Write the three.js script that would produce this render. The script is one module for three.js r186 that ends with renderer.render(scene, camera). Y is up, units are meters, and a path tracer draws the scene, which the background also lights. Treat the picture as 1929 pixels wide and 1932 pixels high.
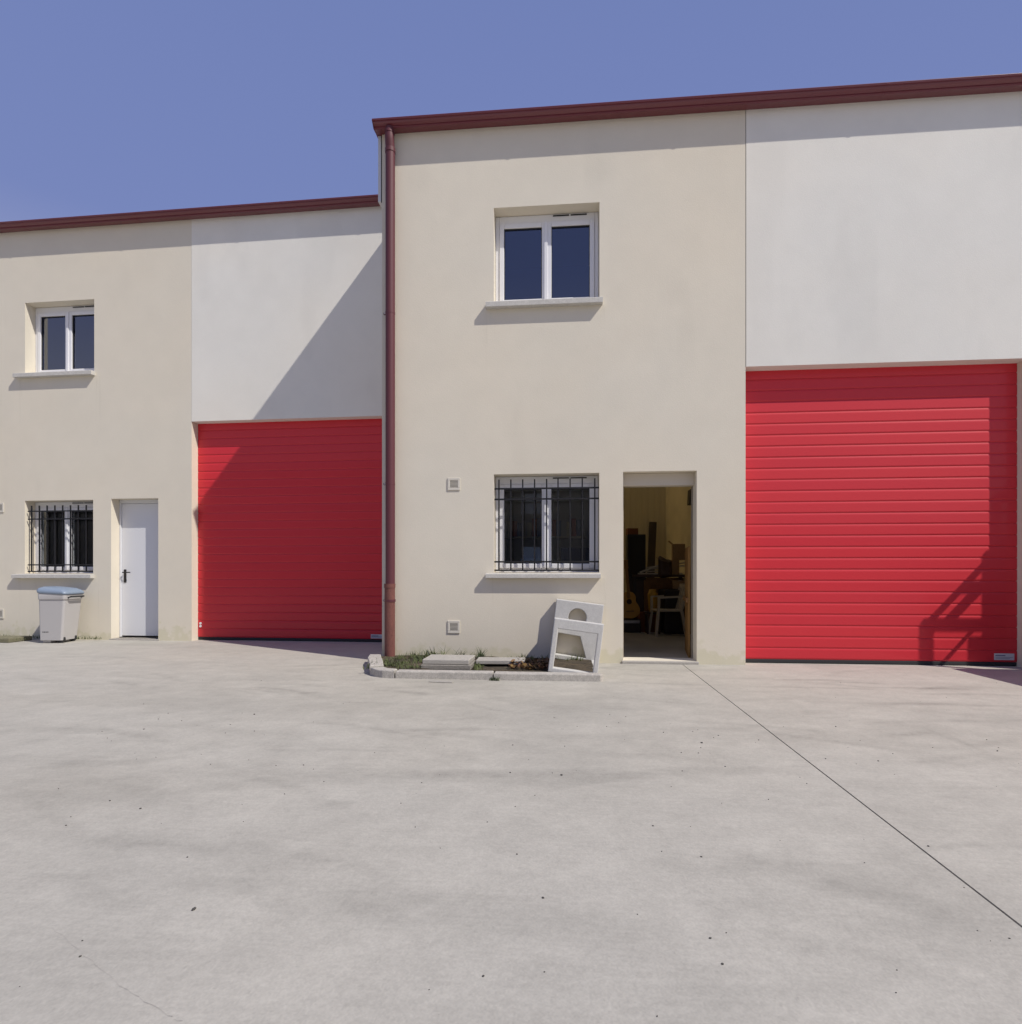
import * as THREE from 'three';
import { RoundedBoxGeometry } from 'three/addons/geometries/RoundedBoxGeometry.js';
import { mergeGeometries } from 'three/addons/utils/BufferGeometryUtils.js';

// ---------------------------------------------------------------- camera, sky, sun, exposure
const W = 1022, H = 1024;
const scene = new THREE.Scene();
const camera = new THREE.PerspectiveCamera(2 * Math.atan(966 / 1108) * 180 / Math.PI, W / H, 0.05, 900);
camera.position.set(0, 1.10, 7.2);
camera.rotation.y = THREE.MathUtils.degToRad(5.1);
camera.setViewOffset(W, H, 0, -60.4, W, H);          // shift lens: the horizon lies below the middle
camera.updateProjectionMatrix();

const renderer = new THREE.WebGLRenderer({ antialias: true });
renderer.setSize(W, H);
renderer.toneMapping = THREE.LinearToneMapping;
renderer.toneMappingExposure = 1.04;
renderer.shadowMap.enabled = true;

{ // clear sky: paler towards the horizon
  const w = 64, h = 256, d = new Float32Array(w * h * 4);
  const stops = [[-90, .26, .25, .24], [-2, .30, .30, .33], [0, .70, .69, .70], [9, .52, .54, .62], [20, .27, .31, .52], [27, .178, .232, .478], [45, .158, .211, .452], [90, .13, .175, .40]];
  for (let j = 0; j < h; j++) {
    const el = (j + .5) / h * 180 - 90;
    let k = 0; while (k < stops.length - 2 && el > stops[k + 1][0]) k++;
    const a = stops[k], b = stops[k + 1], t = (el - a[0]) / (b[0] - a[0]);
    for (let i = 0; i < w; i++) {
      const o = (j * w + i) * 4;
      for (let c = 0; c < 3; c++) d[o + c] = a[c + 1] + (b[c + 1] - a[c + 1]) * t;
      d[o + 3] = 1;
    }
  }
  const t = new THREE.DataTexture(d, w, h, THREE.RGBAFormat, THREE.FloatType);
  t.mapping = THREE.EquirectangularReflectionMapping; t.magFilter = t.minFilter = THREE.LinearFilter; t.needsUpdate = true;
  scene.background = t; scene.environment = t;
}
const SUN = new THREE.Vector3(1.85, 2.35, 1).normalize();
{
  const sun = new THREE.DirectionalLight(new THREE.Color(1, .95, .87), 3.7);
  sun.position.copy(SUN).multiplyScalar(40); sun.castShadow = true; sun.shadow.radius = 1;
  Object.assign(sun.shadow.camera, { left: -20, right: 20, top: 20, bottom: -20, near: 1, far: 90 });
  sun.shadow.mapSize.set(4096, 4096);
  scene.add(sun, sun.target);
}

// ---------------------------------------------------------------- helpers
let seed = 20240611;
const rnd = () => { seed = (seed * 1664525 + 1013904223) >>> 0; return seed / 4294967296; };
const rr = (a, b) => a + (b - a) * rnd();
const h2 = (x, y, s) => { let n = (x * 374761393 + y * 668265263 + s * 974634777) | 0; n = Math.imul(n ^ (n >>> 13), 1274126177); return ((n ^ (n >>> 16)) >>> 0) / 4294967296; };
function vn(x, y, s = 0, px = 0, py = 0) {               // value noise, optional period
  const xi = Math.floor(x), yi = Math.floor(y), fx = x - xi, fy = y - yi;
  const m = (a, p) => p ? ((a % p) + p) % p : a;
  const u = fx * fx * (3 - 2 * fx), v = fy * fy * (3 - 2 * fy);
  const x0 = m(xi, px), x1 = m(xi + 1, px), y0 = m(yi, py), y1 = m(yi + 1, py);
  const a = h2(x0, y0, s), b = h2(x1, y0, s), c = h2(x0, y1, s), d = h2(x1, y1, s);
  return a + (b - a) * u + (c - a) * v + (a - b - c + d) * u * v;
}
function fbm(x, y, s, o, p = 0) { let a = .5, r = 0, n = 0; for (let i = 0; i < o; i++) { r += a * vn(x, y, s + i * 7, p, p); n += a; a *= .55; x *= 2; y *= 2; if (p) p *= 2; } return r / n; }
const clamp = (v, a = 0, b = 1) => Math.min(b, Math.max(a, v));
const ss = (a, b, v) => { const t = clamp((v - a) / (b - a)); return t * t * (3 - 2 * t); };
function tex(w, h, fn, srgb, rep) {
  const d = new Uint8Array(w * h * 4), o = [0, 0, 0];
  for (let j = 0; j < h; j++) for (let i = 0; i < w; i++) {
    fn(i / w, j / h, o); const k = (j * w + i) * 4;
    d[k] = clamp(o[0]) * 255; d[k + 1] = clamp(o[1]) * 255; d[k + 2] = clamp(o[2]) * 255; d[k + 3] = 255;
  }
  const t = new THREE.DataTexture(d, w, h); t.wrapS = t.wrapT = THREE.RepeatWrapping; t.magFilter = THREE.LinearFilter; t.minFilter = THREE.LinearMipmapLinearFilter; t.generateMipmaps = true;
  if (srgb) t.colorSpace = THREE.SRGBColorSpace;
  if (rep) t.repeat.set(rep[0], rep[1]);
  t.needsUpdate = true; return t;
}
const enc = v => v <= .0031308 ? 12.92 * v : 1.055 * Math.pow(v, 1 / 2.4) - .055;
const lin = (r, g, b) => new THREE.Color().setRGB(r, g, b);
const std = (c, rough, extra = {}) => new THREE.MeshStandardMaterial({ color: c, roughness: rough, ...extra });

const taken = new Map();
function numbered(n) { const k = taken.get(n) || 0; taken.set(n, k + 1); return k ? `${n}_${String(k).padStart(3, '0')}` : n; }
function shade(o) { o.castShadow = o.receiveShadow = true; return o; }
function mesh(name, g, mat, parent) {
  const geo = Array.isArray(g) ? (g.length > 1 ? mergeGeometries(g.map(q => { const n = q.index ? q.toNonIndexed() : q; for (const a of Object.keys(n.attributes)) if (!['position', 'normal', 'uv'].includes(a)) n.deleteAttribute(a); return n; })) : g[0]) : g;
  const m = shade(new THREE.Mesh(geo, mat));
  m.name = parent === scene ? numbered(name) : name; parent.add(m); return m;
}
function part(name, parent) { const g = new THREE.Group(); g.name = name; parent.add(g); return g; }
function thing(name, label, category, pos = [0, 0, 0], ry = 0, group) {
  const g = new THREE.Group(); g.name = numbered(name); g.position.set(...pos); g.rotation.y = ry; g.userData = { label, category }; if (group) g.userData.group = group; scene.add(g); return g;
}
function tag(o, label, category, kind, group) { Object.assign(o.userData, { label, category }); if (kind) o.userData.kind = kind; if (group) o.userData.group = group; return o; }
const box = (x0, x1, y0, y1, z0, z1) => new THREE.BoxGeometry(x1 - x0, y1 - y0, z1 - z0).translate((x0 + x1) / 2, (y0 + y1) / 2, (z0 + z1) / 2);
const rbox = (x0, x1, y0, y1, z0, z1, r = .008, s = 2) => new RoundedBoxGeometry(x1 - x0, y1 - y0, z1 - z0, s, r).translate((x0 + x1) / 2, (y0 + y1) / 2, (z0 + z1) / 2);
function bar(a, b, r, seg = 8) { const A = new THREE.Vector3(...a), B = new THREE.Vector3(...b), d = B.clone().sub(A); const g = new THREE.CylinderGeometry(r, r, d.length(), seg); g.applyQuaternion(new THREE.Quaternion().setFromUnitVectors(new THREE.Vector3(0, 1, 0), d.normalize())); return g.translate(...A.add(B).multiplyScalar(.5).toArray()); }
function flatBar(a, b, w, t) { const A = new THREE.Vector3(...a), B = new THREE.Vector3(...b), d = B.clone().sub(A); const g = new THREE.BoxGeometry(w, d.length(), t); g.applyQuaternion(new THREE.Quaternion().setFromUnitVectors(new THREE.Vector3(0, 1, 0), d.normalize())); return g.translate(...A.add(B).multiplyScalar(.5).toArray()); }
function profX(pts, x0, x1) { // extrude a (z, y) outline along x
  const s = new THREE.Shape(pts.map(([z, y]) => new THREE.Vector2(-z, y)));
  return new THREE.ExtrudeGeometry(s, { depth: x1 - x0, bevelEnabled: false }).rotateY(Math.PI / 2).translate(x0, 0, 0);
}
function rectShape(x0, x1, y0, y1) { return new THREE.Shape([[x0, y0], [x1, y0], [x1, y1], [x0, y1]].map(p => new THREE.Vector2(...p))); }
function wallGeo(x0, x1, y0, y1, holes, z0, z1, cover) {
  const s = rectShape(x0, x1, y0, y1);
  for (const [a, b, c, d] of holes) s.holes.push(new THREE.Path([[a, c], [a, d], [b, d], [b, c]].map(p => new THREE.Vector2(...p))));
  const g = new THREE.ExtrudeGeometry(s, { depth: z1 - z0, bevelEnabled: false }).translate(0, 0, z0);
  const uv = g.attributes.uv; for (let i = 0; i < uv.count; i++) uv.setXY(i, (uv.getX(i) - cover[0]) / cover[2], (uv.getY(i) - cover[1]) / cover[3]);
  return g;
}

// ---------------------------------------------------------------- materials
const COVER = [-10, -.3, 20, 7.5];
const grainTex = rep => tex(512, 512, (u, v, o) => { const n = .6 * fbm(u * 64, v * 64, 3, 3, 64) + .4 * vn(u * 160, v * 160, 9, 160, 160); o[0] = o[1] = o[2] = n; }, false, rep);
const stuccoBump = grainTex([40, 15]);
// the sill streaks and the splash-back at the foot of the wall are dirt with a ragged edge
function renderTex(base, s, dirt, sills) {
  return tex(2048, 1024, (u, v, o) => {
    const x = COVER[0] + u * COVER[2], y = COVER[1] + v * COVER[3];
    let k = 1 + .075 * (fbm(x * .8, y * .8, s, 4) - .5) + .05 * (fbm(x * 4.5, y * 4.5, s + 40, 3) - .5) + .015 * (h2(Math.floor(u * 2048), Math.floor(v * 1024), s) - .5);
    k *= 1 - .035 * ss(.60, .8, fbm(x * 1.7, y * .5, s + 90, 4));
    let r = base[0] * k, g = base[1] * k, b = base[2] * k;
    const tint = fbm(x * .6, y * .6, s + 61, 3) - .5; r *= 1 + .04 * tint; b *= 1 - .05 * tint;
    if (dirt) {
      const edge = .06 + .34 * Math.pow(fbm(x * 3.2, 1.5, s + 17, 4), 1.5);
      const d = ss(.32, .7, fbm(x * 14, y * 14, s + 23, 3) + .55 * (1 - y / edge) - .15) * (y < edge * 1.7 ? 1 : 0);
      r *= 1 - .10 * d; g *= 1 - .09 * d; b *= 1 - .17 * d;
      for (const [sx, sy] of sills) {
        const dx = Math.abs(x - sx), dy = sy - y; if (dy < 0 || dy > .9) continue;
        const st = ss(.10, .0, Math.abs(dx - .7) - .02 * vn(x * 30, y * 2, s + 5)) * ss(.45, .75, fbm(x * 40, y * 1.6, s + 77, 3)) * (1 - dy / .9);
        r *= 1 - .07 * st; g *= 1 - .07 * st; b *= 1 - .08 * st;
      }
    }
    o[0] = enc(r); o[1] = enc(g); o[2] = enc(b);
  }, true);
}
const M = {};
const BEIGE = [.745, .684, .566], WHITE = [.805, .778, .708];
M.beige = std(0xffffff, .95, { map: renderTex(BEIGE, 11, true, [[-.21, 4.3], [-.21, 1.03]]), bumpMap: stuccoBump, bumpScale: .0012 });
M.beigeFar = std(0xffffff, .95, { map: renderTex(BEIGE, 211, true, [[-6.08, 4.3], [-6.08, 1.0]]), bumpMap: stuccoBump, bumpScale: .0012 });
M.white = std(0xffffff, .93, { map: renderTex(WHITE, 31, false, []), bumpMap: stuccoBump, bumpScale: .001 });
M.whiteFar = std(0xffffff, .93, { map: renderTex(WHITE, 131, false, []), bumpMap: stuccoBump, bumpScale: .001 });
const speck = (r, g, b, amp, s, rep = [1, 1], n = 512) => tex(n, n, (u, v, o) => { const k = 1 + amp * (fbm(u * 24, v * 24, s, 4, 24) - .5) + amp * .8 * (vn(u * 128, v * 128, s + 3, 128, 128) - .5); o[0] = enc(r * k); o[1] = enc(g * k); o[2] = enc(b * k); }, true, rep);
M.pvc = std(lin(.80, .80, .82), .35);
M.sill = std(0xffffff, .85, { map: speck(.56, .54, .50, .25, 5), bumpMap: grainTex([1, 1]), bumpScale: .001 });
M.glass = new THREE.MeshPhysicalMaterial({ color: lin(.34, .42, .60), roughness: .015, transmission: 1, thickness: 0, ior: 2.25, specularColor: lin(.72, .85, 1) });
M.glassClear = new THREE.MeshPhysicalMaterial({ color: lin(.90, .92, .93), roughness: .015, transmission: 1, thickness: 0, ior: 1.6 });
M.iron = std(lin(.018, .018, .02), .5, { metalness: .3 });
M.maroon = new THREE.MeshPhysicalMaterial({ color: lin(.15, .025, .036), roughness: .34, clearcoat: .4, clearcoatRoughness: .2 });
M.maroonPipe = std(lin(.105, .024, .033), .6);
M.castPipe = std(0xffffff, .8, { map: speck(.17, .062, .05, .5, 71, [1, 1]) });
M.red = [0, 1, 2].map(i => new THREE.MeshPhysicalMaterial({ color: lin(.63 + .012 * i, .028 + .001 * i, .043), roughness: .52 + .02 * i, specularIntensity: .6, clearcoat: .25, clearcoatRoughness: .10, bumpMap: grainTex([6, .5]), bumpScale: .0003 }));
M.rubber = std(lin(.03, .03, .032), .8);
M.doorWhite = std(lin(.70, .71, .74), .45);
M.steel = std(lin(.35, .35, .37), .35, { metalness: .9 });
M.black = std(lin(.012, .011, .012), .6);
M.darkgap = std(lin(.03, .03, .03), .9);
M.trim = std(lin(.62, .63, .65), .5);
M.plate = std(lin(.62, .62, .64), .4);
M.roof = std(lin(.10, .02, .025), .5);
M.concreteBlock = std(0xffffff, .92, { map: speck(.56, .55, .525, .16, 15, [1, 1]), bumpMap: grainTex([2, 2]), bumpScale: .0012 });
M.kerb = std(0xffffff, .93, { map: speck(.46, .43, .385, .4, 25, [1, 1]), bumpMap: grainTex([2, 2]), bumpScale: .004 });
M.slabOld = std(0xffffff, .95, { map: speck(.30, .275, .24, .8, 35, [1, 1]), bumpMap: grainTex([2, 2]), bumpScale: .004 });
M.soil = std(0xffffff, 1, { map: speck(.085, .065, .042, 1.2, 45, [1, 1]), bumpMap: grainTex([2, 2]), bumpScale: .02 });
M.intWall = std(0xffffff, .9, { map: speck(.66, .58, .38, .2, 55, [.3, .3]) });
M.intPanel = std(0xffffff, .8, { map: speck(.62, .54, .34, .2, 57, [1, .4]) });
M.intFloor = std(0xffffff, .55, { map: speck(.48, .44, .36, .5, 58, [.25, .25]) });
M.room = std(lin(.50, .49, .46), .9);

// ---------------------------------------------------------------- ground: concrete yard
const floorZ = 30;
{
  const far = mesh('ground', new THREE.PlaneGeometry(900, 900).rotateX(-Math.PI / 2).translate(0, -.07, 0), std(lin(.26, .25, .23), .95), scene);
  tag(far, 'bare ground running out behind and beyond the concrete yard', 'ground', 'structure');
  const yard = new THREE.Group(); yard.name = numbered('concrete_yard'); scene.add(yard);
  tag(yard, 'pale grey concrete yard with tyre scuffs in front of the units', 'yard', 'structure');
  const fine = tex(1024, 1024, (u, v, o) => {
    let k = .92 + .13 * (fbm(u * 12, v * 12, 201, 5, 12) - .5) + .11 * (vn(u * 300, v * 300, 211, 300, 300) - .5) + .08 * (vn(u * 110, v * 130, 221, 110, 130) - .5) + .07 * (fbm(u * 44, v * 44, 251, 3, 44) - .5);
    k += .05 * (vn(u * 9, v * 150, 231, 9, 150) - .5);
    const p = vn(u * 170, v * 170, 241, 170, 170); if (p > .93) k -= .9 * (p - .93) * 4 * .5;
    o[0] = o[1] = o[2] = enc(k * .9);
  }, true);
  const fineBump = tex(1024, 1024, (u, v, o) => { o[0] = o[1] = o[2] = .55 * vn(u * 240, v * 240, 301, 240, 240) + .25 * fbm(u * 40, v * 40, 311, 3, 40) + .2 * vn(u * 6, v * 120, 321, 6, 120); }, false);
  const mat = std(0xffffff, .88, { map: fine, bumpMap: fineBump, bumpScale: .0008, vertexColors: true });
  // tyre scuffs: arcs and short drags, each with its own outline
  const scuffs = [];
  const put = (x, z, len, wid, ang, curve, amt) => scuffs.push({ x, z, len, wid, c: Math.cos(ang), s: Math.sin(ang), curve, amt });
  for (let i = 0; i < 210; i++) { const z = rr(-.5, 6.2); put(rr(-8, 6), z, rr(.10, .75), rr(.02, .085), rr(-.5, .5) + (rnd() < .04 ? 1.3 : 0), rr(-.6, .6), rr(.06, .20)); }
  for (let i = 0; i < 12; i++) put(rr(-5, 4), rr(.8, 5.4), rr(.8, 1.7), rr(.05, .13), rr(-.45, .35), rr(-.25, .25), rr(.05, .12));
  for (const [x, z, l, w, a, c, t] of [[-1.1, 4.15, 1.6, .12, -.18, .1, .16], [-.35, 4.0, .9, .1, -.12, .0, .2], [-1.5, 3.1, .5, .05, .3, .5, .2], [-.9, 3.15, .45, .06, -.2, .3, .2], [3.1, 2.0, .8, .06, .02, .1, .28], [3.7, 1.55, .6, .05, 0, .1, .3], [2.5, .95, .5, .06, 0, .1, .32], [2.9, 1.05, .35, .06, .1, .1, .3], [2.35, 1.35, .7, .05, .03, .1, .25], [3.4, 1.3, .7, .06, .02, 0, .3], [1.1, 1.3, .5, .05, .1, 0, .25], [.6, 3.9, .8, .09, -.25, .2, .18], [-2.6, 1.9, .5, .05, .35, .4, .26], [-2.8, 1.95, .5, .03, .35, .4, .26], [-1.45, 1.9, .4, .07, .3, .3, .28], [-3.2, 3.4, .8, .1, .1, .2, .2], [-.3, 5.3, .8, .14, .1, .2, .16], [.9, 5.0, .7, .1, .4, .5, .16]]) put(x, z, l, w, a, c, t);
  const colorAt = (x, z) => {
    let k = 1 + .10 * (fbm(x * .35 + 9, z * .45, 401, 4) - .5) + .12 * (fbm(x * 1.3, z * 2.1, 411, 5) - .5) + .13 * (fbm(x * 4 + z, z * 6, 421, 4) - .5) + .10 * (fbm(x * 10, z * 12, 471, 3) - .5);
    k -= .08 * ss(.50, .80, fbm(x * .8, z * 1.6, 431, 5));
    let warm = fbm(x * .3, z * .4, 441, 3) - .5;
    for (const q of scuffs) {
      const dx = x - q.x, dz = z - q.z, a = dx * q.c + dz * q.s; if (Math.abs(a) > q.len) continue;
      const b = -dx * q.s + dz * q.c - q.curve * a * a; if (Math.abs(b) > q.wid * 2) continue;
      const e = ss(q.len, q.len * .4, Math.abs(a)) * ss(q.wid, q.wid * .35, Math.abs(b));
      if (e > 0) k -= q.amt * .75 * e * (.25 + .95 * fbm(x * 22, z * 22, 451, 3));
    }
    if (z < 1.2) k += .03 * fbm(x * 2, z * 6, 461, 3);
    return [.522 * k * (1 + .05 * warm), .494 * k, .430 * k * (1 - .07 * warm)];
  };
  const slab = (x0, x1, z0, z1, step) => {
    const nx = Math.max(1, Math.round((x1 - x0) / step)), nz = Math.max(1, Math.round((z1 - z0) / step));
    const P = [], C = [], U = [], I = [];
    for (let j = 0; j <= nz; j++) for (let i = 0; i <= nx; i++) { const x = x0 + (x1 - x0) * i / nx, z = z0 + (z1 - z0) * j / nz; P.push(x, 0, z); C.push(...colorAt(x, z)); U.push(x / 1.6, z / 1.6); }
    for (let j = 0; j < nz; j++) for (let i = 0; i < nx; i++) { const a = j * (nx + 1) + i, b = a + nx + 1; I.push(a, b, a + 1, a + 1, b, b + 1); }
    const edge = [[x0, z0], [x1, z0], [x1, z1], [x0, z1], [x0, z0]];
    for (let k = 0; k < 4; k++) { const b = P.length / 3; for (const [ex, ez] of [edge[k], edge[k + 1]]) for (const y of [0, -.06]) { P.push(ex, y, ez); C.push(...colorAt(ex, ez)); U.push((ex + ez) / 1.6, y / 1.6); } I.push(b, b + 2, b + 1, b + 1, b + 2, b + 3); }
    const g = new THREE.BufferGeometry(); g.setAttribute('position', new THREE.Float32BufferAttribute(P, 3)); g.setAttribute('color', new THREE.Float32BufferAttribute(C, 3)); g.setAttribute('uv', new THREE.Float32BufferAttribute(U, 2)); g.setIndex(I); g.computeVertexNormals();
    mesh('slab', g, mat, yard);
  };
  const j = 1.418, hw = .0045;
  slab(-9, j - hw, -2.1, 6.6, .035); slab(j + hw, 6.5, -.9, 6.6, .035);
  slab(-20, -9.006, -2.1, 6.6, .4); slab(6.506, 20, -.9, 6.6, .4); slab(-20, j - hw, 6.606, floorZ, .4); slab(j + hw, 20, 6.606, floorZ, .4);
  { // hairline crack in the near left of the slab
    const c = [[-1.596, 5.502], [-1.429, 5.599], [-1.308, 5.663], [-1.145, 5.749], [-0.992, 5.818], [-0.917, 5.846]], P = [], I = []; let n = 0;
    for (let k = 0; k < c.length - 1; k++) for (let t = 0; t < 6; t++) { const f = t / 6, x = c[k][0] + (c[k + 1][0] - c[k][0]) * f + rr(-.004, .004), z = c[k][1] + (c[k + 1][1] - c[k][1]) * f + rr(-.004, .004), w = rr(.0002, .0007); P.push(x - w, .0015, z - w, x + w, .0015, z + w); if (n) I.push(2 * n - 2, 2 * n - 1, 2 * n, 2 * n, 2 * n - 1, 2 * n + 1); n++; }
    const g = new THREE.BufferGeometry(); g.setAttribute('position', new THREE.Float32BufferAttribute(P, 3)); g.setIndex(I); g.computeVertexNormals(); mesh('crack', g, std(lin(.34, .32, .29), 1, { side: THREE.DoubleSide }), yard);
  }
  mesh('joint_filler', box(j - hw + .0005, j + hw - .0005, -.05, -.009, -.3, 12), M.darkgap, yard);
}
// grit scattered on the yard
{
  const g = new THREE.IcosahedronGeometry(1, 0), m = std(lin(.07, .065, .06), .95), n = 230, im = new THREE.InstancedMesh(g, m, n), t = new THREE.Object3D();
  for (let i = 0; i < n; i++) {
    const near = rnd() < .75, x = near ? rr(-3.2, 3) : rr(-7, 5), z = near ? rr(2.6, 6) : rr(.9, 4), s = rr(.0014, .0040) * (rnd() < .05 ? 1.8 : 1);
    t.position.set(x, s * .4, z); t.scale.set(s * rr(.8, 1.7), s * .7, s * rr(.8, 1.4)); t.rotation.set(0, rr(0, 6), 0); t.updateMatrix(); im.setMatrixAt(i, t.matrix);
  }
  im.name = numbered('grit'); shade(im); scene.add(im); tag(im, 'dark bits of grit and pebbles scattered over the concrete yard', 'grit', 'stuff');
}

// ---------------------------------------------------------------- building parts
const GUT = [[.0, 0], [.110, -.014], [.120, -.012], [.124, -.004], [.122, .006], [.134, .010], [.156, .020], [.166, .032], [.168, .042], [.186, .044], [.188, .056], [.176, .056], [.160, .046], [.140, .034], [.112, .030], [.010, .030]];
function gutter(b, x0, x1, y, capLeft) {
  const g = part('gutter', b);
  mesh('trough', profX(GUT.map(([z, yy]) => [z + .004, y + yy]), x0, x1), M.maroon, g);
  mesh('front_lip', new THREE.CylinderGeometry(.008, .008, x1 - x0 - .002, 10).rotateZ(Math.PI / 2).translate((x0 + x1) / 2, y + .058, .186), M.maroon, g);
  mesh('roof_edge', profX([[.006, y + .034], [.05, y + .034], [.055, y + .14], [.05, y + .158], [.006, y + .158]], x0 + .01, x1), M.maroon, g);
  if (capLeft) mesh('end_cap', profX([[.003, y - .004], [.128, y - .02], [.194, y + .04], [.194, y + .06], [.06, y + .165], [.003, y + .165]], x0 - .006, x0 - .0005), M.maroon, g);
  for (let x = x0 + 2.0; x < x1; x += 2.0) mesh('joint_strap', profX(GUT.map(([z, yy]) => [z * 1.012 + .0055, y + yy * 1.02 - .002]), x - .02, x + .02), M.maroon, g);
}
function sillGeo(x0, x1, y0, y1) { return profX([[-.18, y0 + .01], [.078, y0], [.082, y0 + .004], [.082, y1 - .02], [.076, y1 - .014], [-.18, y1]], x0, x1); }
function makeWindow(b, x0, x1, y0, y1, zr, sill, glass, topExtra = .045) {
  const w = part('window', b), zf = -zr, zb = -zr - .07, fw = .05;
  const xm = (x0 + x1) / 2, yt = y1 - .004, e = .002;
  mesh('frame', [rbox(x0 + e, x0 + fw, y0 + e, yt, zb, zf, .006), rbox(x1 - fw, x1 - e, y0 + e, yt, zb, zf, .006), rbox(x0 + fw, x1 - fw, y0 + e, y0 + fw, zb, zf - .001, .006), rbox(x0 + fw, x1 - fw, yt - fw - topExtra, yt, zb, zf - .001, .006)], M.pvc, w);
  const ya = y0 + fw + .002, yb = yt - fw - topExtra - .002, sw = .058;
  for (const [a, c] of [[x0 + fw + .002, xm - .002], [xm + .002, x1 - fw - .002]]) {
    const s = mesh('sash', [rbox(a, a + sw, ya, yb, zb + .012, zf + .014, .007), rbox(c - sw, c, ya, yb, zb + .012, zf + .014, .007), rbox(a + sw, c - sw, ya, ya + sw, zb + .012, zf + .013, .007), rbox(a + sw, c - sw, yb - sw, yb, zb + .012, zf + .013, .007)], M.pvc, w);
    mesh('pane', box(a + sw - .008, c - sw + .008, ya + sw - .008, yb - sw + .008, zf - .026, zf - .025).scale(1, 1, 1), glass, w);
    mesh('glazing_bead', [box(a + sw, c - sw, ya + sw, ya + sw + .008, zf - .024, zf - .006), box(a + sw, c - sw, yb - sw - .008, yb - sw, zf - .024, zf - .006), box(a + sw, a + sw + .008, ya + sw + .008, yb - sw - .008, zf - .024, zf - .006), box(c - sw - .008, c - sw, ya + sw + .008, yb - sw - .008, zf - .024, zf - .006)], M.rubber, w);
  }
  mesh('meeting_stile', rbox(xm - .03, xm + .012, ya + .004, yb - .004, zf + .0145, zf + .03, .005), M.pvc, w);
  mesh('vent_slot', [box(xm + .08, xm + .28, yt - .03, yt - .018, zf, zf + .012), box(xm + .30, xm + .50, yt - .03, yt - .018, zf, zf + .012)], M.darkgap, w);
  mesh('sill', sillGeo(sill[0], sill[1], sill[2], sill[3]), M.sill, w);
  return w;
}
function makeGrille(b, xs, ys, yTop, yBot, z, shift) {
  const g = part('window_grille', b);
  for (const x of xs) mesh('bar', box(x - .008, x + .008, yBot, yTop, z - .008, z + .008), M.iron, g);
  for (const y of ys) mesh('rail', box(xs[0] - .055, xs[xs.length - 1] + .05, y - .010, y + .010, z + .0085, z + .0185), M.iron, g);
}
function garageDoor(b, x0, x1, y0, y1, z, pitch) {
  const g = part('garage_door', b), n = Math.round((y1 - y0 - .05) / pitch), p = (y1 - y0 - .05) / n;
  const hgt = p - .002;
  const prof = [[-.03, 0], [-.006, 0], [-.005, .005], [-.0015, .012], [.0, .018], [.0, hgt - .024], [-.001, hgt - .014], [-.0035, hgt - .004], [-.005, hgt], [-.03, hgt]];
  const geo = profX(prof.map(([a, c]) => [z + a, c]), x0, x1);
  const uv = geo.attributes.uv; for (let i = 0; i < uv.count; i++) uv.setXY(i, uv.getX(i) * .3, uv.getY(i) * .3);
  for (let i = 0; i < n; i++) { const s = mesh('slat', geo, M.red[(i * 7 + (i >> 2)) % 3], g); s.position.y = y0 + .05 + i * p; }
  mesh('back_sheet', box(x0, x1, y0 + .04, y1, z - .05, z - .031), M.black, g);
  mesh('bottom_seal', rbox(x0, x1, y0 + .004, y0 + .048, z - .035, z - .004, .008), M.rubber, g);
  return g;
}
function stickerOn(g, x0, x1, y0, y1, z, name = 'maker_plate') {
  mesh(name, rbox(x0, x1, y0, y1, z + .001, z + .006, .002), M.plate, g);
  const ink = std(lin(.18, .18, .26), .6);
  mesh('plate_print', [box(x0 + .012, x0 + (x1 - x0) * .55, y1 - .03, y1 - .018, z + .006, z + .0066), box(x0 + .012, x1 - .015, y0 + .03, y0 + .034, z + .006, z + .0066), box(x0 + .012, x1 - .05, y0 + .016, y0 + .020, z + .006, z + .0066)], ink, g);
}
function ventGrille(b, x0, x1, y0, y1) {
  const v = part('wall_vent', b), e = .03;
  mesh('plate', [rbox(x0, x1, y0, y0 + e, .001, .012, .004), rbox(x0, x1, y1 - e, y1, .001, .012, .004), rbox(x0, x0 + e, y0 + e, y1 - e, .001, .012, .004), rbox(x1 - e, x1, y0 + e, y1 - e, .001, .012, .004)], M.ventWhite, v);
  mesh('backing', box(x0 + e, x1 - e, y0 + e, y1 - e, .0005, .003), M.ventBack, v);
  const n = 6; for (let i = 0; i < n; i++) { const y = y0 + e + (y1 - y0 - 2 * e) * (i + .5) / n; mesh('louvre', box(x0 + e, x1 - e, y - .003, y + .003, .0035, .010), M.ventWhite, v); }
}
M.ventWhite = std(lin(.66, .62, .54), .6); M.ventBack = std(lin(.30, .28, .24), .8);

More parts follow.
